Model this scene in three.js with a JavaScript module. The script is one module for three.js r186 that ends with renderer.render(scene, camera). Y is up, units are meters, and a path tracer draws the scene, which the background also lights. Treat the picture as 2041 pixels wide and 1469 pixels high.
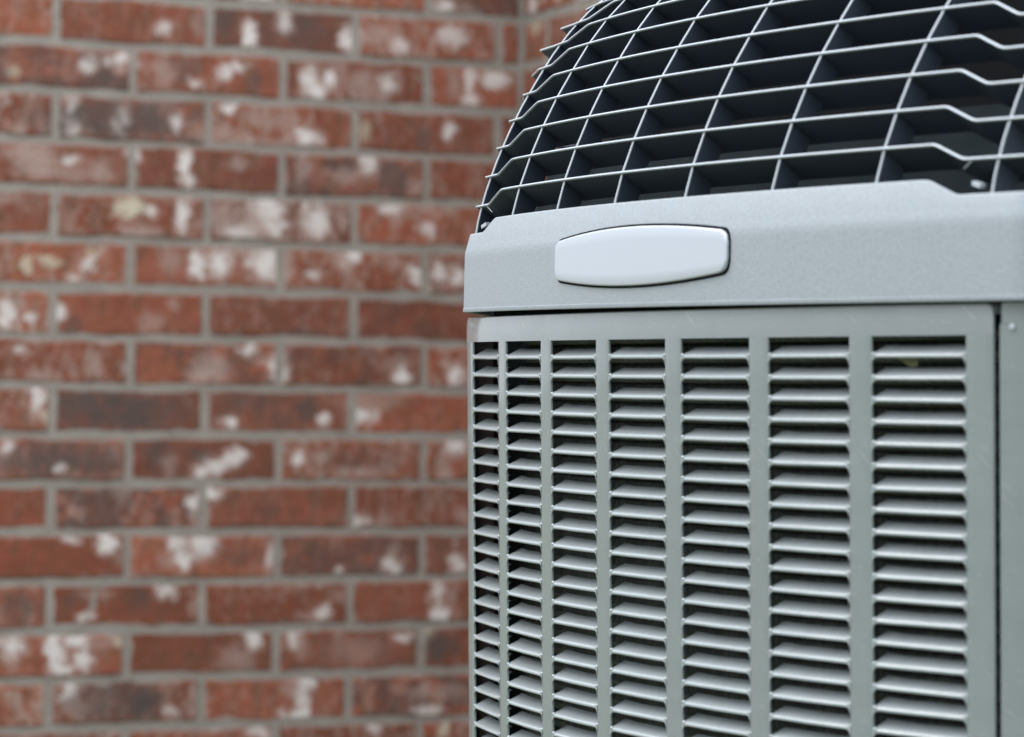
import * as THREE from 'three';
import { mergeGeometries, toCreasedNormals } from 'three/addons/utils/BufferGeometryUtils.js';

// ---------------------------------------------------------------- camera, sky, sun, exposure
const scene = new THREE.Scene();
const EYE = 0.72;                                   // camera height above the lawn
const camera = new THREE.PerspectiveCamera(12.894, 1024 / 737, 0.05, 200);
camera.position.set(0, EYE, 0);
camera.rotation.set(0.010174, 0, 0.011131, 'XYZ');
camera.focus = 2.27;
camera.userData.fStop = 9;
camera.updateMatrixWorld();

const renderer = new THREE.WebGLRenderer({ antialias: true });
renderer.setSize(1024, 737);
renderer.toneMapping = THREE.LinearToneMapping;
renderer.toneMappingExposure = 2.55;
renderer.outputColorSpace = THREE.SRGBColorSpace;
renderer.shadowMap.enabled = true;

// overcast sky: brighter towards the zenith, slightly blue
{
  const W = 256, H = 128, data = new Float32Array(W * H * 4);
  for (let y = 0; y < H; y++) {
    const el = ((y + 0.5) / H - 0.5) * Math.PI;
    const t = Math.min(1, Math.max(0, el / 0.75));   // an even cloud deck, greyer in the haze near the horizon
    const l = 0.36 + 0.66 * t * t * (3 - 2 * t);
    for (let x = 0; x < W; x++) {
      const i = (y * W + x) * 4;
      data[i] = l * 0.94; data[i + 1] = l * 1.0; data[i + 2] = l * 1.085; data[i + 3] = 1;
    }
  }
  const t = new THREE.DataTexture(data, W, H, THREE.RGBAFormat, THREE.FloatType);
  t.mapping = THREE.EquirectangularReflectionMapping;
  t.magFilter = t.minFilter = THREE.LinearFilter;
  t.needsUpdate = true;
  scene.background = t; scene.environment = t;
}
const sun = new THREE.DirectionalLight(new THREE.Color().setRGB(1, 0.98, 0.94), 0.6);
sun.position.set(-6.3, 7.3, -4.4);
sun.target.position.set(0, 0.5, -2.3);
sun.castShadow = true; sun.shadow.radius = 60;
sun.shadow.mapSize.set(2048, 2048);
Object.assign(sun.shadow.camera, { left: -4, right: 4, top: 4, bottom: -4, near: 0.5, far: 20 });
scene.add(sun, sun.target);

// ---------------------------------------------------------------- helpers
let seed = 7;
const rnd = () => { seed = (seed * 1664525 + 1013904223) >>> 0; return seed / 4294967296; };
const rr = (a, b) => a + (b - a) * rnd();
const mix = (a, b, t) => a + (b - a) * t;
const clamp01 = (t) => Math.min(1, Math.max(0, t));
const smooth = (a, b, x) => { const t = clamp01((x - a) / (b - a)); return t * t * (3 - 2 * t); };
const hash = (x, y, z) => { let h = (x * 374761393 + y * 668265263 + z * 1274126177) | 0; h = Math.imul(h ^ (h >>> 13), 1274126177); return ((h ^ (h >>> 16)) >>> 0) / 4294967296; };
function noise(x, y, z = 0, px = 0, py = 0) {       // value noise, tiling when px, py are given
  const xi = Math.floor(x), yi = Math.floor(y); let fx = x - xi, fy = y - yi;
  fx = fx * fx * (3 - 2 * fx); fy = fy * fy * (3 - 2 * fy);
  const w = (v, p) => (p ? ((v % p) + p) % p : v);
  const a = hash(w(xi, px), w(yi, py), z), b = hash(w(xi + 1, px), w(yi, py), z), c = hash(w(xi, px), w(yi + 1, py), z), d = hash(w(xi + 1, px), w(yi + 1, py), z);
  return mix(mix(a, b, fx), mix(c, d, fx), fy);
}
const fbm = (x, y, z) => 0.5 * noise(x, y, z) + 0.27 * noise(x * 2.1, y * 2.1, z + 1) + 0.15 * noise(x * 4.3, y * 4.3, z + 2) + 0.08 * noise(x * 8.9, y * 8.9, z + 3);
const toS = (l) => { l = clamp01(l); return 255 * (l <= 0.0031308 ? 12.92 * l : 1.055 * Math.pow(l, 1 / 2.4) - 0.055); };

function texture(w, h, fn, srgb) {
  const d = new Uint8Array(w * h * 4);
  for (let y = 0; y < h; y++) for (let x = 0; x < w; x++) {
    const c = fn(x, y), i = (y * w + x) * 4;
    if (Array.isArray(c)) { d[i] = srgb ? toS(c[0]) : 255 * clamp01(c[0]); d[i + 1] = srgb ? toS(c[1]) : 255 * clamp01(c[1]); d[i + 2] = srgb ? toS(c[2]) : 255 * clamp01(c[2]); }
    else d[i] = d[i + 1] = d[i + 2] = srgb ? toS(c) : 255 * clamp01(c);
    d[i + 3] = 255;
  }
  const t = new THREE.DataTexture(d, w, h, THREE.RGBAFormat);
  t.wrapS = t.wrapT = THREE.RepeatWrapping; t.magFilter = THREE.LinearFilter; t.minFilter = THREE.LinearMipmapLinearFilter; t.generateMipmaps = true;
  if (srgb) t.colorSpace = THREE.SRGBColorSpace;
  t.needsUpdate = true; return t;
}
const rgb = (r, g, b) => new THREE.Color().setRGB(r, g, b);
// rows of points -> quad sheet; uv from running lengths in metres
function sheet(rows, flip = false) {
  const nv = rows.length, nu = rows[0].length, pos = [], uv = [], idx = [];
  let v = 0;
  for (let j = 0; j < nv; j++) {
    if (j) { const m = nu >> 3; v += Math.hypot(...rows[j][m].map((q, k) => q - rows[j - 1][m][k])); }
    let u = 0;
    const ref = rows[nv >> 1];
    for (let i = 0; i < nu; i++) {
      if (i) u += Math.hypot(...ref[i].map((q, k) => q - ref[i - 1][k]));
      pos.push(...rows[j][i]); uv.push(u, v);
    }
  }
  for (let j = 0; j + 1 < nv; j++) for (let i = 0; i + 1 < nu; i++) {
    const a = j * nu + i, b = a + 1, c = a + nu, d = c + 1;
    if (flip) idx.push(a, c, b, b, c, d); else idx.push(a, b, c, b, d, c);
  }
  const g = new THREE.BufferGeometry();
  g.setAttribute('position', new THREE.Float32BufferAttribute(pos, 3));
  g.setAttribute('uv', new THREE.Float32BufferAttribute(uv, 2));
  g.setIndex(idx); g.computeVertexNormals();
  return g;
}
const crease = (g, a = 0.6) => { const n = g.index ? g.toNonIndexed() : g; n.scale(4000, 4000, 4000); const o = toCreasedNormals(n, a); o.scale(1 / 4000, 1 / 4000, 1 / 4000); return o; };
function mesh(name, g, m, parent) {
  const o = new THREE.Mesh(g, m); o.name = name; o.castShadow = o.receiveShadow = true; parent.add(o); return o;
}
function boxG(w, h, d, x, y, z) { const g = new THREE.BoxGeometry(w, h, d); g.translate(x, y, z); return g; }

// ---------------------------------------------------------------- ground
{
  const g = new THREE.PlaneGeometry(120, 120); g.rotateX(-Math.PI / 2);
  const uv = g.attributes.uv; for (let i = 0; i < uv.count; i++) uv.setXY(i, uv.getX(i) * 60, uv.getY(i) * 60);
  const map = texture(512, 512, (x, y) => {
    const n = 0.55 * noise(x / 4, y / 4, 3, 128, 128) + 0.45 * noise(x / 32, y / 32, 4, 16, 16);
    return [0.05 + 0.06 * n, 0.062 + 0.065 * n, 0.03 + 0.03 * n];
  }, true);
  const lawn = mesh('ground', g, new THREE.MeshStandardMaterial({ map, roughness: 1 }), scene);
  lawn.userData = { kind: 'structure', label: 'flat green lawn around the air conditioner and the house', category: 'ground' };
}

// ---------------------------------------------------------------- brick house wall (inner corner)
const CO = 0.0677;                                  // one course, brick and joint
const AL = 0.39331, CORNER = 0.1611, JOINT1 = 7.2259, HEAD0 = -10.1315, LEN = 3.24335;
// lime smears (w white, p thin pale film, c cream) and fire marks (d) on the bricks: along the wall and down it in courses, half sizes, strength
const MARKS = [
  [-7.89,-0.42,0.15,0.12,0.5,'w'], [-6.04,-0.34,0.15,0.27,1,'w'], [-7.03,-0.57,0.15,0.26,0.4,'p'], [-6.7,-0.64,0.27,0.23,0.6,'d'], [-5.27,-0.7,0.15,0.25,0.75,'w'], [-4.83,-0.53,0.39,0.3,0.5,'d'],
  [-3.76,-0.36,0.18,0.28,0.95,'w'], [-3.03,-0.47,0.4,0.21,0.55,'p'], [-2.69,-0.28,0.21,0.17,0.6,'w'], [-1.49,-0.59,0.35,0.19,0.55,'w'], [-1.72,-1.13,0.23,0.17,0.8,'w'], [-1.2,-1.05,0.25,0.15,0.5,'p'],
  [-9.47,0.42,0.17,0.16,0.55,'w'], [-8.77,0.28,0.28,0.17,0.65,'w'], [-9.07,0.73,0.53,0.09,0.8,'d'], [-11.09,0.67,0.19,0.14,0.45,'c'], [-7.93,0.46,0.19,0.36,0.5,'p'], [-7.45,0.44,0.24,0.29,0.6,'d'],
  [-6.5,0.45,0.17,0.19,0.75,'w'], [-6.25,0.28,0.15,0.09,0.7,'w'], [-7.15,0.76,0.13,0.1,0.55,'w'], [-5.92,0.63,0.15,0.21,0.7,'d'], [-4.74,0.52,0.18,0.27,0.95,'w'], [-4.56,0.78,0.25,0.15,0.95,'w'],
  [-4.2,0.44,0.16,0.23,0.85,'w'], [-3.53,0.51,0.29,0.25,0.55,'p'], [-2.91,0.48,0.18,0.23,0.55,'w'], [-3.3,0.93,0.45,0.11,0.5,'p'], [-1.47,0.45,0.16,0.28,0.5,'p'], [-1.07,0.39,0.12,0.32,0.75,'w'],
  [-0.43,0.26,0.33,0.17,0.95,'w'], [-0.49,0.44,0.16,0.11,0.6,'w'], [-1.06,0.83,0.23,0.13,0.6,'w'], [-9.83,1.4,0.14,0.31,0.85,'w'], [-9.81,1.81,0.18,0.11,0.8,'w'], [-8.77,1.54,0.14,0.29,0.9,'w'],
  [-9.2,1.56,1.17,0.35,0.75,'d'], [-7.59,1.54,0.12,0.19,0.75,'w'], [-7.92,1.5,0.32,0.31,0.4,'d'], [-6.51,1.19,0.19,0.13,0.95,'w'], [-5.86,1.28,0.22,0.17,0.5,'p'], [-6.72,1.76,0.44,0.17,0.5,'p'],
  [-4.72,1.76,0.27,0.19,0.9,'w'], [-5.3,1.39,0.33,0.17,0.5,'p'], [-5.74,1.93,0.66,0.13,0.45,'p'], [-3.46,1.57,0.11,0.23,0.5,'c'], [-3,1.73,0.11,0.1,0.7,'d'], [-1.54,1.42,0.15,0.19,0.7,'w'],
  [-2.09,1.62,0.16,0.24,0.5,'d'], [-10.65,2.28,0.52,0.18,0.75,'p'], [-10.49,2.58,0.42,0.18,0.6,'p'], [-9.81,2.71,0.74,0.14,0.45,'p'], [-9.76,2.4,0.17,0.1,0.6,'w'], [-9.18,2.58,0.21,0.21,0.5,'p'],
  [-8.47,2.14,0.13,0.14,0.5,'w'], [-7.37,2.46,0.12,0.35,0.95,'w'], [-7.25,2.77,0.11,0.12,0.6,'w'], [-6.23,2.32,0.22,0.13,0.6,'p'], [-3.34,2.17,0.17,0.23,0.75,'w'], [-3.84,2.47,0.45,0.15,0.5,'p'],
  [-4.85,2.32,0.16,0.3,0.5,'p'], [-2.19,2.7,0.23,0.13,0.6,'p'], [-8.59,3.31,0.41,0.21,0.95,'c'], [-8.11,3.37,0.13,0.12,0.6,'w'], [-8.32,3.81,0.41,0.11,0.65,'p'], [-7.41,3.43,0.14,0.37,0.85,'w'],
  [-6.7,3.43,0.28,0.25,0.55,'p'], [-5.61,3.24,0.33,0.31,1,'w'], [-5.44,3.65,0.22,0.19,0.8,'w'], [-6.18,3.78,0.37,0.13,0.8,'w'], [-5.94,3.51,0.33,0.31,0.6,'p'], [-4.48,3.46,0.27,0.32,0.85,'w'],
  [-2.87,3.15,0.23,0.15,0.85,'w'], [-2.02,3.17,0.57,0.11,0.5,'p'], [-2.01,3.62,0.16,0.15,0.55,'w'], [-10.68,4.56,0.15,0.16,0.7,'c'], [-10.21,4.46,0.23,0.14,0.65,'c'], [-9.29,4.28,0.19,0.1,0.6,'c'],
  [-9.39,4.54,0.15,0.12,0.65,'w'], [-9.68,4.84,0.21,0.1,0.6,'w'], [-7.07,4.43,0.18,0.27,1,'w'], [-6.6,4.39,0.22,0.33,1,'w'], [-7.67,4.39,0.22,0.25,0.5,'p'], [-5.6,4.39,0.38,0.34,1,'w'],
  [-6.15,4.14,0.44,0.15,0.6,'p'], [-5.26,4.7,0.11,0.15,0.6,'w'], [-3.74,4.16,0.19,0.17,0.95,'w'], [-3.78,4.5,0.12,0.21,0.6,'p'], [-4.62,4.61,0.13,0.11,0.6,'w'], [-2.21,4.55,0.19,0.19,0.95,'w'],
  [-2.8,4.26,0.3,0.15,0.4,'p'], [-1.75,4.5,0.11,0.24,0.75,'w'], [-1.33,4.57,0.18,0.21,0.9,'w'], [-11.08,5.61,0.17,0.33,0.85,'w'], [-10.59,5.6,0.1,0.12,0.6,'w'], [-10.09,5.5,0.15,0.14,0.8,'w'],
  [-9.83,5.78,0.21,0.16,0.5,'d'], [-8.08,5.7,0.26,0.17,0.45,'p'], [-7.55,5.27,0.15,0.1,0.5,'p'], [-4.8,5.85,0.45,0.08,0.6,'d'], [-3.69,5.56,0.14,0.11,0.4,'p'], [-10.86,6.31,0.19,0.1,0.5,'w'],
  [-9.24,6.54,0.17,0.25,0.6,'p'], [-10.44,6.8,0.27,0.14,0.5,'p'], [-8.6,6.61,0.11,0.1,0.5,'w'], [-6.77,6.61,0.37,0.29,0.7,'p'], [-6.99,6.75,0.2,0.15,0.5,'p'], [-5.9,6.21,0.18,0.13,0.8,'w'],
  [-5.33,6.59,0.17,0.29,0.9,'w'], [-5.63,6.46,0.13,0.13,0.6,'p'], [-2.48,6.76,0.16,0.21,0.95,'w'], [-2.55,6.45,0.25,0.15,0.45,'p'], [-1.34,6.72,0.16,0.21,0.9,'w'], [-10.44,7.22,0.13,0.29,0.75,'w'],
  [-10.21,7.65,0.15,0.14,0.65,'c'], [-8.8,7.46,1.28,0.35,0.9,'d'], [-8.37,7.7,0.32,0.12,0.95,'d'], [-9.65,7.32,0.27,0.2,0.8,'d'], [-6.38,7.75,0.2,0.15,0.95,'w'], [-5.89,7.28,0.66,0.21,0.5,'d'],
  [-4.65,7.43,0.22,0.23,0.85,'d'], [-4.27,7.71,0.13,0.13,0.8,'w'], [-5.23,7.69,0.33,0.15,0.5,'d'], [-3.44,7.59,0.25,0.17,0.9,'w'], [-3.67,7.42,0.16,0.08,0.5,'p'], [-3.22,7.25,0.57,0.15,0.5,'p'],
  [-11.12,8.25,0.12,0.22,0.7,'w'], [-10.26,8.55,0.84,0.37,0.85,'d'], [-9.11,8.55,0.53,0.35,0.6,'d'], [-9.97,8.67,0.1,0.1,0.5,'w'], [-7.94,8.39,0.32,0.25,0.8,'d'], [-7.66,8.7,0.17,0.27,0.4,'p'],
  [-6.97,8.38,0.28,0.15,0.8,'d'], [-6.62,8.64,0.26,0.19,1,'w'], [-6.91,8.8,0.22,0.15,0.8,'w'], [-6.2,8.45,0.24,0.15,0.85,'w'], [-4.91,8.45,0.16,0.17,0.85,'w'], [-4.27,8.45,0.18,0.13,0.6,'p'],
  [-3.43,8.53,0.68,0.25,0.4,'d'], [-3.43,8.79,0.45,0.11,0.5,'p'], [-1.32,8.22,0.21,0.17,0.85,'w'], [-1.61,8.63,0.14,0.26,0.5,'p'], [-8.24,9.42,0.28,0.12,0.4,'d'], [-8.62,9.21,0.15,0.23,0.35,'p'],
  [-7.06,9.42,0.15,0.19,0.95,'w'], [-6.83,9.22,0.22,0.12,0.85,'w'], [-6.9,9.68,0.15,0.17,0.55,'p'], [-5.53,9.69,0.15,0.15,0.4,'d'], [-3.47,9.85,0.2,0.13,0.7,'w'], [-2.9,9.86,0.23,0.11,0.5,'p'],
  [-1.13,9.7,0.16,0.15,0.5,'p'], [-8.93,10.21,0.21,0.17,1,'w'], [-9.69,10.14,0.15,0.1,0.5,'w'], [-8.66,10.6,0.13,0.21,0.4,'p'], [-7.52,10.22,0.17,0.17,0.9,'w'], [-7.32,10.53,0.19,0.23,0.9,'w'],
  [-6.9,10.26,0.25,0.23,1,'w'], [-7.7,10.56,0.15,0.21,0.5,'p'], [-5.41,10.51,0.12,0.23,0.7,'w'], [-6.18,10.42,0.55,0.25,0.35,'d'], [-2.67,10.76,0.2,0.17,0.8,'w'], [-2.61,10.44,0.11,0.19,0.6,'p'],
  [-3.91,10.91,0.13,0.08,0.6,'w'], [-7.63,11.2,0.18,0.14,0.8,'w'], [-9.18,11.27,0.3,0.1,0.5,'p'], [-8.22,11.38,0.21,0.23,0.6,'d'], [-9.6,11.36,0.25,0.14,0.4,'d'], [-4.23,11.68,0.17,0.14,0.75,'w'],
  [-4.51,11.85,0.33,0.08,0.5,'p'], [-1.62,11.82,0.25,0.18,1,'w'], [-1.69,11.31,0.14,0.26,0.7,'w'], [-1.34,11.36,0.12,0.17,0.6,'p'], [-7.04,11.5,0.13,0.25,0.5,'p'], [-9.43,11.78,0.13,0.12,0.55,'w'],
  [-10.94,12.29,0.25,0.22,0.9,'w'], [-10.88,12.67,0.17,0.16,0.5,'p'], [-10.02,12.43,0.17,0.43,0.95,'w'], [-9.91,12.79,0.21,0.14,0.9,'w'], [-9.53,12.18,0.27,0.16,0.9,'w'], [-9.42,12.63,0.19,0.23,0.85,'w'],
  [-8.58,12.27,0.15,0.16,0.75,'c'], [-8.85,12.2,0.32,0.14,0.5,'p'], [-5.75,12.25,0.2,0.21,1,'w'], [-6.15,12.66,0.33,0.21,0.55,'p'], [-4.95,12.23,0.18,0.21,0.75,'w'], [-4.72,12.43,0.13,0.25,0.5,'p'],
  [-3.89,12.18,0.13,0.11,0.4,'p'], [-3.49,12.56,0.56,0.28,0.35,'p'], [-2.48,12.23,0.21,0.11,0.7,'w'], [-9.68,13.24,0.19,0.25,1,'w'], [-10.2,13.45,0.15,0.31,0.5,'p'], [-9.57,13.67,0.25,0.16,0.5,'p'],
  [-8.83,13.43,0.75,0.37,0.7,'d'], [-8.09,13.55,0.28,0.31,0.9,'d'], [-7.6,13.67,0.13,0.14,0.4,'w'], [-6.99,13.58,0.15,0.25,0.65,'p'], [-4.6,13.17,0.18,0.27,0.9,'w'], [-4.71,13.53,0.14,0.25,0.75,'w'],
  [-4.76,13.88,0.27,0.13,0.95,'w'], [-4.93,13.26,0.16,0.19,0.5,'p'], [-1.66,13.45,0.58,0.15,0.55,'p'], [-1.89,13.87,0.34,0.11,0.6,'w'], [-6.46,14.01,0.26,0.09,0.6,'w'], [-5.58,14.19,0.26,0.13,0.6,'w'],
  [-3.02,14.21,0.14,0.11,0.6,'w'], [-8.72,14.1,0.21,0.1,0.5,'p'], [-10.61,14.07,0.31,0.1,0.4,'p'],
];
{
  const wall = new THREE.Group(); wall.name = 'brick_wall'; scene.add(wall);
  wall.userData = { label: 'red brick house wall with white lime smears and an inside corner behind the air conditioner', category: 'wall' };
  const t = [Math.cos(AL), -Math.sin(AL)];
  wall.position.set(t[0] * CORNER * CO, 0, -70.3098 * CO + t[1] * CORNER * CO);
  wall.rotation.y = AL;
  const yOf = (v) => EYE + (JOINT1 - v) * CO;       // v courses below the first joint
  // ---- list of bricks: {side, c, a, b} a,b along the wall in courses from the corner (left wall: negative; return wall: positive)
  const list = [], field = [];
  const CT = -3, CB = 18, CTOP = -6;
  for (let c = CTOP; c <= CB; c++) {
    const odd = Math.abs(c) % 2;
    const joints = [];
    for (let k = -4; k <= 6; k++) if (Math.abs(k) % 2 === odd) joints.push(HEAD0 + k * LEN / 2 - CORNER);
    const end = HEAD0 - 2 * LEN - CORNER; if (joints[0] > end + 0.1) joints.unshift(end);
    if (joints[joints.length - 1] < -0.3) joints.push(0);
    for (let i = 0; i + 1 < joints.length; i++) (c >= CT ? list : field).push({ side: 0, c, a: joints[i], b: joints[i + 1] });
    let q = odd ? 2.9 : 1.35, p = 0;
    while (p < 36) { (c >= CT && p < 8 ? list : field).push({ side: 1, c, a: p, b: q }); p = q; q = Math.min(36, q + LEN); }
  }
  // ---- atlas of brick faces
  const CW = 256, CH = 84, COLS = 8, S = 2048, rowsN = Math.floor(S / CH);
  const buf = new Uint8Array(S * S * 4);
  const cells = COLS * rowsN;
  const paint = (cell, b, idx) => {
    const ox = (cell % COLS) * CW, oy = Math.floor(cell / COLS) * CH;
    const tone = rr(0.66, 1.06), brown = Math.max(0, rr(-0.2, 0.9)), soot = rnd() < 0.2 ? rr(0.2, 0.7) : 0, film = rr(0.0, 0.75), z = 11 + idx * 7;
    const own = !b ? [] : MARKS.filter((m) => b.side === 0 && m[1] > b.c - 1.05 && m[1] < b.c + 0.02 && m[0] - CORNER > b.a - m[2] && m[0] - CORNER < b.b + m[2]);
    const random = [];
    if (!own.length) for (let k = 0, n = Math.floor(rr(1, 5)); k < n; k++) random.push([rr(0, LEN), rr(0.1, 0.9), rr(0.1, 0.35), rr(0.1, 0.3), rr(0.4, 1), 'wwpdc'[Math.floor(rnd() * 5)]]);
    const w = b ? b.b - b.a : LEN;
    for (let y = 0; y < CH; y++) for (let x = 0; x < CW; x++) {
      const s = (x / CW) * w, v = 1 - y / CH;       // v 0 top .. 1 bottom, s courses along
      const px = s * 6.5, py = v * 6.5;
      const wx = (fbm(px * 0.8, py * 0.8, z + 40) - 0.5) * 0.9, wy = (fbm(px * 0.8, py * 0.8, z + 50) - 0.5) * 0.8;
      const mot = fbm(px * 0.45, py * 0.7, z), fine = noise(px * 7, py * 7, z + 9), str = noise(px * 1.6 + py * 0.3, py * 0.5, z + 20);
      let r = 0.330, g = 0.104, bl = 0.055;
      r = mix(r, 0.210, brown * 0.5); g = mix(g, 0.098, brown * 0.5); bl = mix(bl, 0.070, brown * 0.5);
      const m = tone * (0.70 + 0.62 * mot) * (0.9 + 0.2 * fine);
      r *= m; g *= m * (1 + 0.25 * (str - 0.5)); bl *= m;
      const put = (k, cr, cg, cb) => { k = clamp01(k); r = mix(r, cr, k); g = mix(g, cg, k); bl = mix(bl, cb, k); };
      put(smooth(0.46, 0.74, fbm(px * 0.9 + wx * 2, py * 0.45 + wy * 2, z + 60)) * film, 0.40, 0.27, 0.22);
      put(smooth(0.58, 0.72, fbm(px * 1.6 + wy * 3, py * 0.9 + wx * 3, z + 65)) * film * 0.7, 0.55, 0.46, 0.41);
      put(smooth(0.52, 0.74, str * 0.6 + mot * 0.4) * 0.45, 0.105, 0.058, 0.046);
      put(soot * smooth(0.35, 0.6, fbm(px * 0.4, py * 0.5, z + 70)), 0.085, 0.062, 0.056);
      for (const mk of own.length ? own : random) {
        const ms = own.length ? mk[0] - CORNER - b.a : mk[0], mv = own.length ? mk[1] - (b.c - 1) : mk[1];
        const brk = 0.9 * (noise(px * 3.1, py * 2.2, z + 80) - 0.5) + 0.7 * (noise(px * 6.3, py * 4.6, z + 81) - 0.5);
        const e = Math.hypot((s - ms + wx * 0.4) / (mk[2] * 1.08), (v - mv + wy * 0.4) / (mk[3] * 1.12)) + brk * 0.6;
        if (e > 2) continue;
        const grain = 0.85 + 0.3 * noise(px * 9, py * 6, z + 82);
        if (mk[5] === 'd') put((1 - smooth(0.4, 1.7, e)) * mk[4] * (0.55 + 0.75 * noise(px * 1.3, py * 0.9, z + 84)) * grain, 0.098, 0.074, 0.066);
        else if (mk[5] === 'p') put((1 - smooth(0.3, 1.7, e)) * mk[4] * 0.95 * grain, 0.48, 0.37, 0.32);
        else if (mk[5] === 'c') put((1 - smooth(0.5, 1.3, e)) * mk[4] * grain, 0.62, 0.56, 0.42);
        else { put((1 - smooth(0.7, 1.9, e)) * mk[4] * 0.6, 0.48, 0.36, 0.31); put((1 - smooth(0.35, 1.3, e)) * (0.2 + 0.8 * mk[4]) * grain, 0.77, 0.725, 0.69); }
      }
      // mortar smeared over the edges of the brick
      const ed = Math.min(s, w - s, v, 1 - v), sm = fbm(px * 0.9, py * 0.9, z + 90);
      put((1 - smooth(0.2, 1, ed / (0.03 + 0.42 * Math.max(0, sm - 0.42)))) * 0.8, 0.34, 0.31, 0.27);
      const i = ((oy + y) * S + ox + x) * 4;
      buf[i] = toS(r); buf[i + 1] = toS(g); buf[i + 2] = toS(bl); buf[i + 3] = 255;
    }
  };
  // nearest bricks to the view get cells of their own, the others share what is left
  const inView = (b) => (b.side === 0 ? b.b > -13.5 && b.c >= -1 && b.c <= 16 : b.a < 2.5 && b.c < 14);
  let cell = 0;
  for (const b of list) if (inView(b) && cell < cells - 40) { b.cell = cell; paint(cell, b, cell); cell++; }
  const shared = cell;
  for (; cell < cells; cell++) paint(cell, null, cell);
  const map = new THREE.DataTexture(buf, S, S, THREE.RGBAFormat);
  map.colorSpace = THREE.SRGBColorSpace; map.magFilter = THREE.LinearFilter; map.minFilter = THREE.LinearMipmapLinearFilter; map.generateMipmaps = true; map.needsUpdate = true;
  const brickBump = texture(512, 512, (x, y) => 0.5 * noise(x / 3, y / 3, 5, 171, 171) + 0.5 * noise(x / 14, y / 10, 6, 37, 51), false);
  const brickMat = new THREE.MeshStandardMaterial({ map, roughness: 0.93, bumpMap: brickBump, bumpScale: 0.0012 });
  const mortarMap = texture(512, 512, (x, y) => {
    const n = 0.6 * noise(x / 3, y / 3, 31, 171, 171) + 0.4 * noise(x / 40, y / 40, 32, 13, 13);
    const k = 0.78 + 0.44 * n; return [0.335 * k, 0.304 * k, 0.265 * k];
  }, true);
  const mortarMat = new THREE.MeshStandardMaterial({ map: mortarMap, roughness: 1, bumpMap: brickBump, bumpScale: 0.002 });
  const JT = 0.0106, DEPTH = 0.03;                  // joint width, brick depth shown
  function brickGeo(b) {
    const w = (b.b - b.a) * CO - JT, h = CO - JT, e = 0.0028, j = () => rr(-0.0016, 0.0016), f = rr(-0.0006, 0.0016);
    const nx = 6, pos = [], uv = [], idx = [];
    const c = b.cell ?? shared + Math.floor(rnd() * (cells - shared));
    const u0 = (c % COLS) * CW / S, v0 = Math.floor(c / COLS) * CH / S, us = CW / S, vs = CH / S;
    const U = (s, v) => [u0 + us * (0.015 + 0.97 * s), v0 + vs * (0.03 + 0.94 * v)];
    // loops from the wall outward: back, front edge, face rim; each loop nx+1 bottom points then nx+1 top points
    const tops = [], bots = []; for (let i = 0; i <= nx; i++) { tops.push(j() * 1.3); bots.push(j() * 1.3); }
    const loop = (inset, z) => {
      for (let i = 0; i <= nx; i++) { const x = mix(inset, w - inset, i / nx); pos.push(x, inset + bots[i], z + (z > 0 ? j() * 0.6 : 0)); uv.push(...U(x / w, (inset + 0.001) / h)); }
      for (let i = 0; i <= nx; i++) { const x = mix(inset, w - inset, i / nx); pos.push(x, h - inset + tops[i], z + (z > 0 ? j() * 0.6 : 0)); uv.push(...U(x / w, 1 - (inset + 0.001) / h)); }
    };
    loop(0, -DEPTH); loop(0, f - 0.0022); loop(e, f); 
    const n = nx + 1, N = 2 * n;
    const ring = []; for (let i = 0; i < n; i++) ring.push(i); for (let i = n - 1; i >= 0; i--) ring.push(n + i);
    for (let l = 0; l < 2; l++) for (let i = 0; i < ring.length; i++) {
      const a = l * N + ring[i], b2 = l * N + ring[(i + 1) % ring.length], c2 = a + N, d = b2 + N; idx.push(a, b2, c2, b2, d, c2);
    }
    for (let i = 0; i < nx; i++) { const a = 2 * N + i, b2 = a + 1, c2 = a + n, d = c2 + 1; idx.push(a, b2, c2, b2, d, c2); }
    const g = new THREE.BufferGeometry();
    g.setAttribute('position', new THREE.Float32BufferAttribute(pos, 3)); g.setAttribute('uv', new THREE.Float32BufferAttribute(uv, 2)); g.setIndex(idx);
    const o = crease(g, 0.4);
    if (b.side === 0) o.translate(b.a * CO + JT / 2, 0, 0);
    else { o.rotateY(-Math.PI / 2); o.translate(0, 0, b.a * CO + JT / 2); }
    o.translate(0, yOf(b.c) + JT / 2 + rr(-0.0009, 0.0009), 0);
    return o;
  }
  for (const b of list) mesh('brick', brickGeo(b), brickMat, wall);
  const far = mesh('brick_courses', mergeGeometries(field.map(brickGeo)), brickMat, wall); far.userData.kind = 'stuff';
  const top = yOf(CTOP - 1);
  const mg = [];
  const slab = (w, h, face) => { const g = new THREE.PlaneGeometry(w, h, Math.ceil(w / 0.02), Math.ceil(h / 0.02)); const p = g.attributes.position, u = g.attributes.uv; for (let i = 0; i < p.count; i++) { p.setZ(i, 0.0022 * (noise(p.getX(i) * 60, p.getY(i) * 60, 77) - 0.5)); u.setXY(i, p.getX(i) / 0.25, p.getY(i) / 0.25); } g.computeVertexNormals(); return g; };
  const LW = (2 * LEN + CORNER - HEAD0) * CO - 0.004, RW = 36 * CO - 0.004;
  const a = slab(LW, top + 0.03); a.translate(-LW / 2 + 0.0022, top / 2 - 0.015, -0.0014); mg.push(a);
  const c = slab(RW, top + 0.03); c.rotateY(-Math.PI / 2); c.translate(0.0014, top / 2 - 0.015, RW / 2 - 0.002); mg.push(c);
  mg.push(boxG(LW + 0.2, top + 0.03, 0.1, -LW / 2 + 0.1, top / 2 - 0.015, -0.065), boxG(0.1, top + 0.03, RW, 0.065, top / 2 - 0.015, RW / 2));
  mesh('mortar', mergeGeometries(mg.map((g) => g.toNonIndexed())), mortarMat, wall);
}

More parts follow.
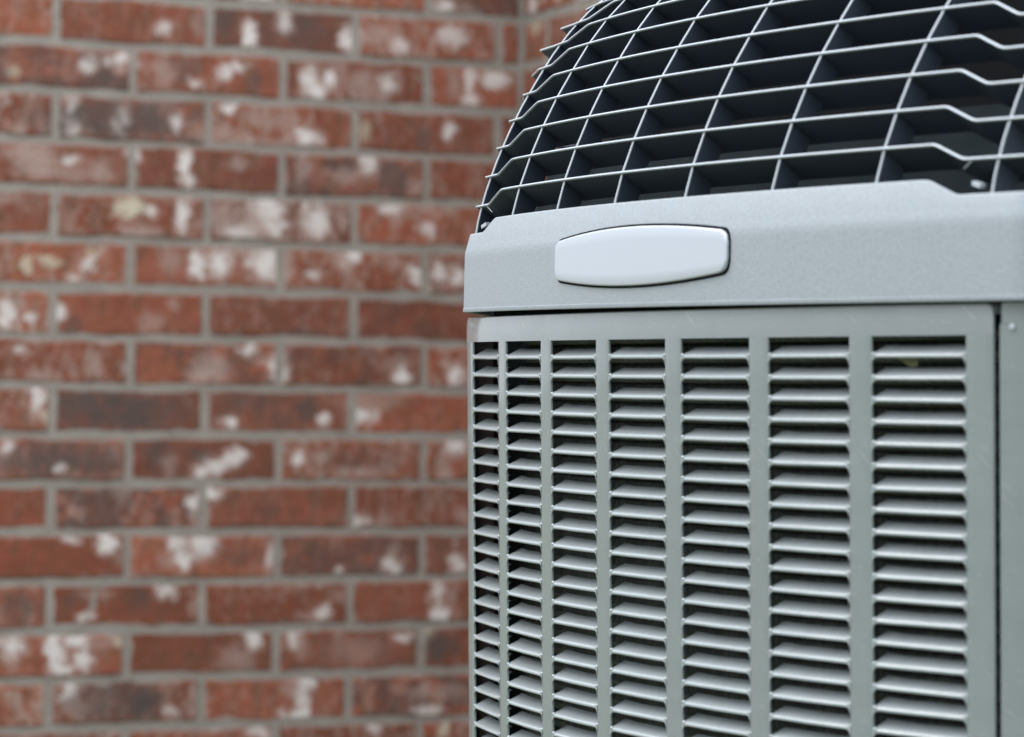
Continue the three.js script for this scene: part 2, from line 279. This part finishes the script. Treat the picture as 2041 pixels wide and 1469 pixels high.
// ---------------------------------------------------------------- air conditioner
const P = 0.0127;                                   // louvre pitch; the unit is laid out in pitches
const KAP = 0.00976203, RAD = 1 / KAP;              // the faces bow outward
const HB = -46.6, HALF = 37;                        // underside of the base, half of the unit's depth
const unit = new THREE.Group(); unit.name = 'air_conditioner'; scene.add(unit);
unit.userData = { label: 'grey metal central air conditioner with louvered sides and domed fan grille', category: 'air conditioner' };
unit.rotation.set(0.013461, -1.099856, 0.0154226, 'ZXY');
{
  const off = new THREE.Vector3(0, HB, -HALF).multiplyScalar(P).applyEuler(unit.rotation);
  unit.position.set(6.196505 * P + off.x, EYE + 2.209192 * P + off.y, -163.75602 * P + off.z);
}
const V = (x, h, z) => [x * P, (h - HB) * P, (z + HALF) * P];
const arcZ = (x) => Math.sqrt(RAD * RAD - x * x) - RAD;
const XL = -24.7, XR = 27.9;                        // ends of a face at the corners

// textures
const grainTex = texture(512, 512, (x, y) => 0.75 * noise(x / 8, y / 8, 41, 64, 64) + 0.25 * noise(x / 4, y / 4, 42, 128, 128), false);
grainTex.repeat.set(1 / 0.06, 1 / 0.06);
const grainCol = texture(512, 512, (x, y) => { const n = 0.6 * noise(x / 8, y / 8, 43, 64, 64) + 0.4 * noise(x / 4, y / 4, 44, 128, 128); const k = 0.84 + 0.32 * n; return [0.322 * k, 0.350 * k, 0.375 * k]; }, true);
grainCol.repeat.set(1 / 0.06, 1 / 0.06);
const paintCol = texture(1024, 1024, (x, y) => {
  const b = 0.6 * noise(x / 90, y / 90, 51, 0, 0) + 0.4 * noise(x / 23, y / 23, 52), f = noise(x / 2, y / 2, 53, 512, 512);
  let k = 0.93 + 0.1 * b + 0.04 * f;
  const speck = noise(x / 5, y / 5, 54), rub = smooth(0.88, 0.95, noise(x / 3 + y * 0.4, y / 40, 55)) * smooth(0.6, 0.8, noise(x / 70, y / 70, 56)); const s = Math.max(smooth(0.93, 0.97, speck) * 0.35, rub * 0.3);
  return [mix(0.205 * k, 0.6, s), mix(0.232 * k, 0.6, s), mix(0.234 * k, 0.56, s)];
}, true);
paintCol.repeat.set(1 / 0.25, 1 / 0.25);
const paintRough = texture(512, 512, (x, y) => 0.26 + 0.16 * noise(x / 60, y / 20, 61, 0, 0) + 0.1 * noise(x / 3, y / 3, 62), false);
paintRough.repeat.set(1 / 0.2, 1 / 0.2);
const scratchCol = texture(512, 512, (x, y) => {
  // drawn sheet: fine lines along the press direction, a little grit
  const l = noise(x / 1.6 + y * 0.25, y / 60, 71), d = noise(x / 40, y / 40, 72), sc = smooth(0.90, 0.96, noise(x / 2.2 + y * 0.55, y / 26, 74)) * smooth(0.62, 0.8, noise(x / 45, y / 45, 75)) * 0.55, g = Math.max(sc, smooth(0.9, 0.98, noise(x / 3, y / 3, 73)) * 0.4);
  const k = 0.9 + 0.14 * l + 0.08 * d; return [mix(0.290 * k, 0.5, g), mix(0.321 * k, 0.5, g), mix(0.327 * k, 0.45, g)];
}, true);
scratchCol.repeat.set(1 / 0.05, 1 / 0.05);

const capMat = new THREE.MeshPhysicalMaterial({ map: grainCol, roughness: 0.5, bumpMap: grainTex, bumpScale: 0.00009, specularIntensity: 0.8 });
const paint = new THREE.MeshPhysicalMaterial({ map: paintCol, roughness: 1, roughnessMap: paintRough, ior: 1.65, clearcoat: 1, clearcoatRoughness: 0.06 });
const slatPaint = new THREE.MeshPhysicalMaterial({ map: scratchCol, roughness: 0.55, ior: 1.5, clearcoat: 1, clearcoatRoughness: 0.09 });
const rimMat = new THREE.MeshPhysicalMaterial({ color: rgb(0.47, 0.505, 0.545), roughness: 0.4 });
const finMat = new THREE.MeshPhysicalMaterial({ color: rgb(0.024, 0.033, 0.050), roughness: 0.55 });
const shroudMat = new THREE.MeshPhysicalMaterial({ color: rgb(0.030, 0.038, 0.042), roughness: 1, specularIntensity: 0.2 });
const coilTex = texture(256, 256, (x, y) => { const n = noise(x / 1.5 + y * 0.5, y / 12, 81, 0, 0), b = noise(x / 50, y / 50, 82); const k = 0.25 + 2.2 * n * b; return [0.118 * k, 0.128 * k, 0.110 * k]; }, true);
coilTex.repeat.set(1 / 0.1, 1 / 0.1);
const coilMat = new THREE.MeshStandardMaterial({ map: coilTex, roughness: 0.8 });
const blackMat = new THREE.MeshPhysicalMaterial({ color: rgb(0.010, 0.011, 0.012), roughness: 0.9, specularIntensity: 0.15 });  // near-black; carries the shade inside the dome and in the badge groove
const badgeMat = new THREE.MeshPhysicalMaterial({ color: rgb(0.60, 0.63, 0.69), roughness: 0.3, metalness: 0.5 });

// closed loop round the unit: fn(x, face) -> {h, off} for points along one face; off is outward
const quarter = (q, [x, y, z]) => { let a = x, b = z; for (let i = 0; i < q; i++) [a, b] = [b, -a]; return [a, y, b]; };
function loop(xs, fn) {
  const pts = [];
  for (let q = 0; q < 4; q++) for (const x of xs) { const { h, off, xe = x, dx = 0 } = fn(x); pts.push(quarter(q, V(xe + dx, h, arcZ(xe) + off))); }
  pts.push(pts[0].slice());
  return pts;
}
const range = (a, b, n) => Array.from({ length: n + 1 }, (_, i) => a + (b - a) * i / n);
const MID = 1.09;                                   // middle of the cap and grille
const drop = (x) => { const d = Math.abs(x - MID); const t = clamp01((d - 20.75) / 2.35); const r = t < 0.2 ? t * t / 0.4 : t > 0.8 ? 0.8 - (1 - t) * (1 - t) / 0.4 : t - 0.1; return 0.75 * clamp01(r / 0.8); };
const kinkXs = [...range(XL, -22.2, 5), ...range(-22, -19.4, 12), ...range(-18.5, 20.5, 20), ...range(21.6, 24.4, 13), ...range(24.9, XR, 4)].sort((a, b) => a - b);

// ---- top cap
{
  const H = (x) => 7.95 - drop(x);
  const low = (x) => 2.585 - 0.0045 * x;           // the lower edge hangs a little to one side
  const bev = (h) => 0.345 - 0.285 * (h - 6.12);
  const c = (v) => () => v;
  const prof = [
    [c(2.95), c(-0.9)], [(x) => low(x) + 0.03, c(-0.5)], [(x) => low(x), c(0.40)], [(x) => low(x) + 0.02, c(0.455)], [(x) => low(x) + 0.07, c(0.475)], [(x) => low(x) + 0.22, c(0.47)], [(x) => low(x) + 0.24, c(0.435)], [c(3.3), c(0.43)], [c(5.6), c(0.368)], [c(5.85), c(0.36)], [c(6.05), c(0.343)], [c(6.25), c(0.308)], [c(6.45), c(bev(6.45) - 0.006)], [c(6.65), c(bev(6.65))],
    [(x) => H(x) - 0.1, (x) => bev(H(x) - 0.1)], [(x) => H(x) - 0.03, (x) => bev(H(x)) - 0.005], [(x) => H(x), (x) => bev(H(x)) - 0.06], [(x) => H(x) - 0.02, (x) => bev(H(x)) - 0.17], [(x) => H(x) - 1.3, (x) => bev(H(x)) - 0.3]];
  const rows = prof.map(([h, o]) => loop(kinkXs, (x) => ({ h: h(x), off: o(x), dx: 0.28 * o(x) * (smooth(24, XR, x) - smooth(-23, XL, x)) })));
  mesh('top_cap', crease(sheet(rows), 0.7), capMat, unit);
}
// ---- badge
{
  const L = 8.72, h0 = 0.97, h1 = 1.47, cx = 0.45, ch = 5.15;
  const r = 0.58;
  const build = (grow, top, edge) => {
    const hw = L + grow, H = (x) => { const d = hw - Math.abs(x), q = h0 + grow + (h1 - h0) * (1 - (x / hw) ** 2); return d < r ? q - r + Math.sqrt(Math.max(0, r * r - (r - d) ** 2)) : q; };
    const at = (x, y, off) => { const X = cx + x, h = ch + y; return V(X, h, arcZ(X) + 0.385 - 0.03 * (h - 5.17) + off); };
    const xs = [...range(-hw, -hw + r, 6), ...range(-hw + r + 0.3, hw - r - 0.3, 36), ...range(hw - r, hw, 6)];
    const zo = (d) => top - edge * (d < edge * 1.6 ? (1 - d / (edge * 1.6)) ** 2 : 0);         // rounded rim
    const ds = [0, 0.25, 0.6, 1, 1.6].map((k) => k * edge);
    const rows = [];
    const line = (f) => rows.push(xs.map((x) => f(x)));
    line((x) => at(x, -H(x), -0.3));
    for (const d of ds) line((x) => at(x, -H(x) + d, Math.min(zo(d), zo(hw - Math.abs(x)))));
    for (const t of [-0.6, -0.2, 0.2, 0.6]) line((x) => at(x, t * (H(x) - 1.6 * edge), zo(hw - Math.abs(x))));
    for (const d of ds.slice().reverse()) line((x) => at(x, H(x) - d, Math.min(zo(d), zo(hw - Math.abs(x)))));
    line((x) => at(x, H(x), -0.3));
    const parts = [crease(sheet(rows), 0.6)];
    for (const s of [-1, 1]) { const ys = range(-H(hw), H(hw), 6); parts.push(crease(sheet([ys.map((y) => at(s * hw, y, zo(0))), ys.map((y) => at(s * hw, y, -0.3))], s < 0), 0.6)); }
    return mergeGeometries(parts);
  };
  const black_filler = mesh('badge_recess', build(0.12, 0.03, 0.02), blackMat, unit);  // black plate whose colour stands in for the shaded groove round the badge
  const badge = mesh('badge', build(0, 0.2, 0.045), badgeMat, unit);
  badge.userData.label = 'blank silver barrel shaped badge plate'; black_filler.userData.label = 'black plate round the badge, shade of its groove put into the colour';
}
// ---- domed grille
const DOME = [[5, 0.3], [7.2, -0.02], [7.95, -0.16], [9.51, -0.63], [11.22, -1.31], [12.88, -2.09], [14.48, -2.96], [16.02, -3.94], [17.54, -4.98], [18.96, -6.14], [20.2, -7.4], [21.3, -8.8], [22.3, -10.4], [23.1, -12.2], [23.7, -14.2], [24.1, -16.4]];
const dome = (h) => { let i = 0; while (i < DOME.length - 2 && h > DOME[i + 1][0]) i++; const [a, b] = [DOME[i], DOME[i + 1]]; return mix(a[1], b[1], (h - a[0]) / (b[0] - a[0])); };
const xEnd = (off) => Math.min(1, (HALF + off - 3.4) / XR);   // the faces grow narrower near the crown
const FIN = 1.3, FALL = 1.02;
const rimSection = (n, r) => range(0, 1, n).map((t) => [Math.cos(t * 2 * Math.PI) * r, Math.sin(t * 2 * Math.PI) * r]);
for (let k = 3; k < DOME.length; k++) {
  const hk = DOME[k][0];
  const at = (dOff, dH, spread = 0) => loop(kinkXs, (x) => {
    const h = hk - drop(x), off = dome(h), s = xEnd(off);
    const e = smooth(23.5, XR, Math.abs(x - MID) + MID) ;
    return { h: h + dH, off: off + dOff, xe: x * s, dx: Math.sign(x) * e * dOff * 0.4 };
  });
  const t = 0.05;
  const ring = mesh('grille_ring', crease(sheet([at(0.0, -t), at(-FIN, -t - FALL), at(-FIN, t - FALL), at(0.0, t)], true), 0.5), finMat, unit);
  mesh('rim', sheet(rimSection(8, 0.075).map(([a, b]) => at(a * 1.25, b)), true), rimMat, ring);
}
const RIBS = [-23.8, -16.69, -9.69, -2.6, 4.45, 11.66, 18.87, 25.85];
for (let q = 0; q < 4; q++) for (const x of RIBS) {
  const pts = [];
  for (let h = 7.0 - 0.2; h <= 24.1; h += 0.35) { const off = dome(h); if (Math.abs(x) > XR * xEnd(off) - 0.2) break; pts.push([h, off]); }
  const B = 0.09, row = (dx, dz) => pts.map(([h, off]) => quarter(q, V(x + dx, h, arcZ(x) + off - B + dz)));
  const t = 0.045;
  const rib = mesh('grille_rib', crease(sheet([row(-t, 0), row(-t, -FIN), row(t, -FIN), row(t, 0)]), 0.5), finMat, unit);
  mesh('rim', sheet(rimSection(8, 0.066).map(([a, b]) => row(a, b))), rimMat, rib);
}
// clips where the lowest ring is let into the cap, left and right
for (const [x, s] of [[-22.75, 1], [24.75, -1]]) {
  const h = 7.62, z = arcZ(x) + dome(7.6) - 0.35;
  const g = new THREE.BoxGeometry(0.62 * P, 0.2 * P, 0.3 * P); g.rotateZ(0.25 * s); const [X, Y, Z] = V(x, h, z); g.translate(X, Y, Z);
  mesh('clip', g, rimMat, unit);
  const tail = new THREE.CylinderGeometry(0.055 * P, 0.02 * P, 0.85 * P, 8); tail.rotateZ(s * 1.05); const [a, b, c] = V(x + s * 0.62, 8.55, arcZ(x) + dome(8.7) + 0.04); tail.translate(a, b, c);
  mesh('ring_stub', tail, rimMat, unit);
}
// inner shroud, crown lid
{
  const xs = range(XL, XR, 16);
  const at = (h, extra) => loop(xs, (x) => { const off = dome(h) + extra; return { h, off, xe: x * Math.min(xEnd(off), 0.94) }; });
  mesh('fan_shroud', sheet([at(3, -3.6), at(7, -3.4), at(9.5, -3.4), at(11.5, -3.6), at(11.6, -4.2), at(11, -5)]), shroudMat, unit);
  mesh('dark_inner_dome', sheet([at(6, -6.5), at(11, -6.4), at(15, -6.2), at(18, -6), at(21, -5.6), at(23.4, -5)]), blackMat, unit);  // added black dome that darkens the grille interior and blocks the view through
  const lid = (h, off) => loop(xs, (x) => ({ h, off, xe: x * Math.min(1, (HALF + off - 3.4) / XR) }));
  mesh('crown_lid', sheet([lid(23.9, -16.6), lid(24.5, -16.5), lid(24.9, -17.4), lid(25.2, -24), lid(25.3, -36.9)]), capMat, unit);
  mesh('fan_motor_plate', sheet([lid(23.5, -14), lid(23.4, -36.9)]), blackMat, unit);
}
// ---- louvered panels
const CP = 7.26524, OW = 5.77332, ROWS = 42, PT = 2.42, PB = -43.4, EDGE = 26.28;
const S = (s, h, z) => { const r = RAD + z; return V(r * Math.sin(s * KAP), h, r * Math.cos(s * KAP) - RAD); };
function panelGeo() {
  const parts = [];
  const strip = (s0, s1, h0, h1, n, m, roll) => {   // sheet with edges rolled inward
    const rows = [];
    const hs = range(h0, h1, m);
    const cols = [];
    const e = 0.08;
    if (roll.l) cols.push([s0 + 0.02, -0.13], [s0, -0.07], [s0 + 0.02, -0.02], [s0 + e, 0]); else cols.push([s0, 0]);
    for (const s of range(s0 + e, s1 - e, n).slice(1, -1)) cols.push([s, 0]);
    if (roll.r) cols.push([s1 - e, 0], [s1 - 0.02, -0.02], [s1, -0.07], [s1 - 0.02, -0.13]); else cols.push([s1, 0]);
    for (const h of hs) rows.push(cols.map(([s, z]) => S(s, h, z)));
    return crease(sheet(rows), 0.75);
  };
  for (let i = 0; i < 6; i++) parts.push(strip((i - 3) * CP + OW / 2, (i - 2) * CP - OW / 2, -ROWS + 0.02, 1.0, 4, 2, { l: 1, r: 1 }));
  const x0 = -3 * CP - OW / 2, x1 = 3 * CP + OW / 2;
  parts.push(strip(-EDGE, x0, -ROWS + 0.02, 1.0, 3, 2, { l: 1, r: 1 }), strip(x1, EDGE, -ROWS + 0.02, 1.0, 3, 2, { l: 1, r: 1 }));
  // top and bottom bands with rounded corners and returned edges
  const band = (ha, hb, up) => {
    const cols = range(-EDGE, EDGE, 60), rows = [], r = 0.5;
    const edge = (s) => { const d = EDGE - Math.abs(s); return d < r ? r - Math.sqrt(Math.max(0, r * r - (r - d) * (r - d))) : 0; };
    const cc = [...range(-EDGE, -EDGE + r, 6), ...cols.filter((s) => Math.abs(s) < EDGE - r - 0.05), ...range(EDGE - r, EDGE, 6)];
    const out = (s) => (up ? hb - edge(s) : ha + edge(s)), inn = up ? ha : hb, sg = up ? 1 : -1;
    rows.push(cc.map((s) => S(s, inn, 0)), cc.map((s) => S(s, out(s) - sg * 0.1, 0)), cc.map((s) => S(s, out(s) - sg * 0.03, -0.03)), cc.map((s) => S(s, out(s), -0.1)), cc.map((s) => S(s, out(s), -0.7)));
    const end = (s) => sheet([[S(s, ha, 0), S(s, ha, -0.1)], [S(s, hb - 0.4, 0), S(s, hb - 0.4, -0.1)]]);
    return mergeGeometries([sheet(rows, !up), end(-EDGE), end(EDGE)].map((g) => crease(g, 0.75)));
  };
  parts.push(band(1.0, PT, true), band(PB, -ROWS, false));
  for (let i = 0; i < 7; i++) { const ss = range((i - 3) * CP - OW / 2, (i - 3) * CP + OW / 2, 4); parts.push(crease(sheet([ss.map((q) => S(q, 0.99, -0.12)), ss.map((q) => S(q, 1.0, 0))]))); }
  return mergeGeometries(parts);
}
function slatGeo(k) {
  // profile: inward depth, height above the lip's lower edge; then the underside back to the start
  const prof = [[0.17, 0.012, 0.0], [0.06, 0.0, 0.0], [0.012, 0.035, 0.02], [0.0, 0.085, 0.02], [0.022, 0.155, 0.0], [0.085, 0.215, -0.02], [0.25, 0.305, -0.06], [0.52, 0.452, -0.12], [0.80, 0.60, -0.2],
    [0.805, 0.575, -0.2], [0.5, 0.415, -0.11], [0.2, 0.225, -0.05], [0.10, 0.13, 0.0], [0.17, 0.012, 0.0]];
  const half = OW / 2, us = [-1, -0.985, -0.965, -0.93, -0.88, -0.5, 0, 0.5, 0.88, 0.93, 0.965, 0.985, 1];
  const rows = prof.map(([q, y, w]) => us.map((u) => {
    const x = u * (half + w), e = (1 - Math.abs(u)) * half;      // distance from the end
    const R = 0.32, f = e < R ? R - Math.sqrt(Math.max(0, R * R - (R - e) * (R - e))) : 0;
    const low = clamp01((0.13 - y) / 0.1) * (q < 0.2 ? 1 : 0);
    const sag = (q > 0.2 ? (-0.045 * (1 - u * u) + 0.05 * (noise(u * 2.2 + 9, k * 3.1, 201) - 0.5)) * (q / 0.8) : 0.018 * (noise(u * 3 + 9, k * 5.3, 202) - 0.5) * (1 - u * u));
    const bulge = q < 0.15 ? 0.02 * (1 - smooth(0, 0.35, e)) : 0;
    const qq = low > 0 ? mix(q, Math.min(q, 0.015), clamp01(f / 0.1) * low) : q;
    return [x * P, (y - f * 0.9 * low + sag) * P, (-qq - x * x * KAP / 2 + bulge) * P];
  }));
  const g = [sheet(rows)];
  for (const s of [-1, 1]) {                        // pressed dimples at the ends of the lip
    const d = new THREE.SphereGeometry(0.13 * P, 10, 8); d.scale(1.25, 0.9, 0.9); const x = s * (half - 0.1); d.translate(x * P, 0.165 * P, (-0.075 - x * x * KAP / 2) * P); g.push(d);
  }
  const o = crease(mergeGeometries(g), 0.9), uv = o.attributes.uv;
  for (let i = 0; i < uv.count; i++) uv.setXY(i, uv.getX(i) + k * 0.137, uv.getY(i) + k * 0.071);
  return o;
}
const pg = panelGeo(), slatKinds = [0, 1, 2, 3, 4, 5, 6].map(slatGeo), kindOf = (i, n) => slatKinds[Math.floor(hash(i, n, 5) * 7)];
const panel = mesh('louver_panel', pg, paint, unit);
const slatAt = (i, n) => { const s = (i - 3) * CP; const p = S(s, -n, 0); return new THREE.Matrix4().makeRotationY(s * KAP).setPosition(...p); };
for (let i = 0; i < 7; i++) for (let n = 0; n < ROWS; n++) {
  const o = mesh('slat', kindOf(i, n), slatPaint, panel);
  o.applyMatrix4(slatAt(i, n)); o.rotation.x += rr(-0.03, 0.03); o.position.y += rr(-0.012, 0.012) * P;
}
{
  const all = [];
  for (let i = 0; i < 7; i++) for (let n = 0; n < ROWS; n++) all.push(kindOf(i, n).clone().applyMatrix4(slatAt(i, n)));
  const g = mergeGeometries(all);
  for (let q = 1; q < 4; q++) {
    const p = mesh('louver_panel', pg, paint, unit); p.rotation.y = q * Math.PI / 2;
    const s = mesh('slats', g, slatPaint, p); s.userData.kind = 'stuff';
  }
}
// ---- corner posts: from the edge of one panel round to the next
{
  const G0 = 26.24, prof = [];
  const end = (x, z) => V(x, 0, z);
  const path = [];
  path.push([G0 + 0.02, arcZ(G0) - 0.9], [G0, arcZ(G0) - 0.2], [G0 + 0.05, arcZ(G0) - 0.05], [G0 + 0.2, arcZ(G0) - 0.0], [26.9, arcZ(26.9) - 0.02], [27.5, arcZ(27.5) - 0.12], [28.0, arcZ(27.9) - 0.42], [28.5, arcZ(27.9) - 0.95]);
  // mirror of the start on the next face
  const nx = (x, z) => [HALF + z, -x - HALF];       // a point (x, z) of the next face, seen from this one
  const e = [[-25.6, arcZ(25.6) - 0.42], [-26.1, arcZ(26) - 0.12]].map(([x, z]) => nx(x, z));
  path.push([e[0][0] - 0.4, e[0][1] + 0.9], e[0], nx(-26.24 + 1.1, arcZ(25.2) - 0.02));
  const rows = [PB - 0.2, -20, 1.45, 1.5, PT - 0.25, PT - 0.02].map((h) => path.map(([x, z], i) => V(i < 4 && h > 1.46 ? x + 0.12 : x, h, z)));
  const g = crease(sheet(rows), 0.7);
  for (let q = 0; q < 4; q++) {
    const p = mesh('corner_post', g, paint, unit); p.rotation.y = q * Math.PI / 2;
    const s = new THREE.SphereGeometry(0.16 * P, 10, 8); s.scale(1, 1, 0.6); s.translate(...V(27.0, 1.32, arcZ(27) + 0.0));
    mesh('screw', s, rimMat, p);
  }
}
// ---- coil, black strip under the cap, base pan
{
  const xs = range(-24.5, 24.5, 14);
  const at = (h, off, k = 1) => loop(xs.map((x) => x * k), () => ({ h, off }));
  // spine-fin coil: tubes wound round and round, bristling with dull fins
  for (let h = PB + 0.8; h < 2.6; h += 1.02) {
    const sec = range(0, 1, 8).map((t) => [Math.cos(t * 2 * Math.PI) * 0.56, Math.sin(t * 2 * Math.PI) * 0.53]);
    mesh('coil_tube', sheet(sec.map(([z, y]) => at(h + y, -3.8 + z)), true), coilMat, unit);
  }
  mesh('coil_support', sheet([at(PB, -4.4), at(2.8, -4.4)]), blackMat, unit);
  mesh('brown_backing', sheet([-28.6, -25.0].map((x) => [V(x, PB, arcZ(x) - 2.3), V(x, 2.4, arcZ(x) - 2.3)]), true), new THREE.MeshStandardMaterial({ color: rgb(0.075, 0.045, 0.036), roughness: 0.8 }), unit);  // added brown plate, coloured like dimmed brick seen through the louvers
  mesh('black_filler', sheet([at(1.2, -1.0, 0.94), at(3.2, -1.0, 0.94)]), blackMat, unit);  // black strip filling the gap between cap and panels
  mesh('inner_deck', sheet([at(2.95, -1.0, 0.95), at(3.0, -36.9, 0.95)]), blackMat, unit);
  mesh('base_pan', crease(sheet([at(PB + 0.6, -0.9, 1.03), at(PB + 0.6, 0.3, 1.06), at(PB - 0.3, 0.35, 1.06), at(HB, 0.35, 1.06), at(HB, -36.9, 1)]), 0.6), paint, unit);
}
// ---- concrete pad, tilted with the unit it has settled under
{
  const pad = new THREE.Group(); pad.name = 'concrete_pad'; scene.add(pad);
  pad.userData = { label: 'low square concrete pad under the grey air conditioner', category: 'pad' };
  pad.position.copy(unit.position); pad.rotation.copy(unit.rotation);
  const w = 90 * P, g = new THREE.BoxGeometry(w, 0.11, w, 1, 1, 1); g.translate(0, -0.056, 0);
  const tex = texture(256, 256, (x, y) => 0.24 + 0.1 * noise(x / 3, y / 3, 91) + 0.08 * noise(x / 40, y / 40, 92), true);
  mesh('slab', g, new THREE.MeshStandardMaterial({ map: tex, roughness: 0.95 }), pad);
}
// ---- dry leaf caught behind the top louvres
{
  unit.updateMatrixWorld(true);
  const sh = new THREE.Shape(); sh.moveTo(-0.014, 0); sh.quadraticCurveTo(-0.004, 0.009, 0.014, 0.001); sh.quadraticCurveTo(0, -0.008, -0.014, 0);
  const g = new THREE.ExtrudeGeometry(sh, { depth: 0.0006, bevelEnabled: false, curveSegments: 8 });
  const p = g.attributes.position; for (let i = 0; i < p.count; i++) p.setZ(i, p.getZ(i) + p.getX(i) ** 2 * 18 + p.getY(i) ** 2 * 30); g.computeVertexNormals();
  const leaf = mesh('dry_leaf', g, new THREE.MeshStandardMaterial({ color: rgb(0.30, 0.30, 0.17), roughness: 0.9 }), scene);
  const at = new THREE.Vector3(...V(19.6, -0.05, arcZ(20.2) - 1.3)).applyMatrix4(unit.matrixWorld);
  leaf.position.copy(at); leaf.quaternion.setFromEuler(unit.rotation); leaf.rotateZ(-0.35); leaf.rotateX(-0.2);
  leaf.userData = { label: 'small dry leaf caught inside behind the top louvers', category: 'leaf' };
}

renderer.render(scene, camera);
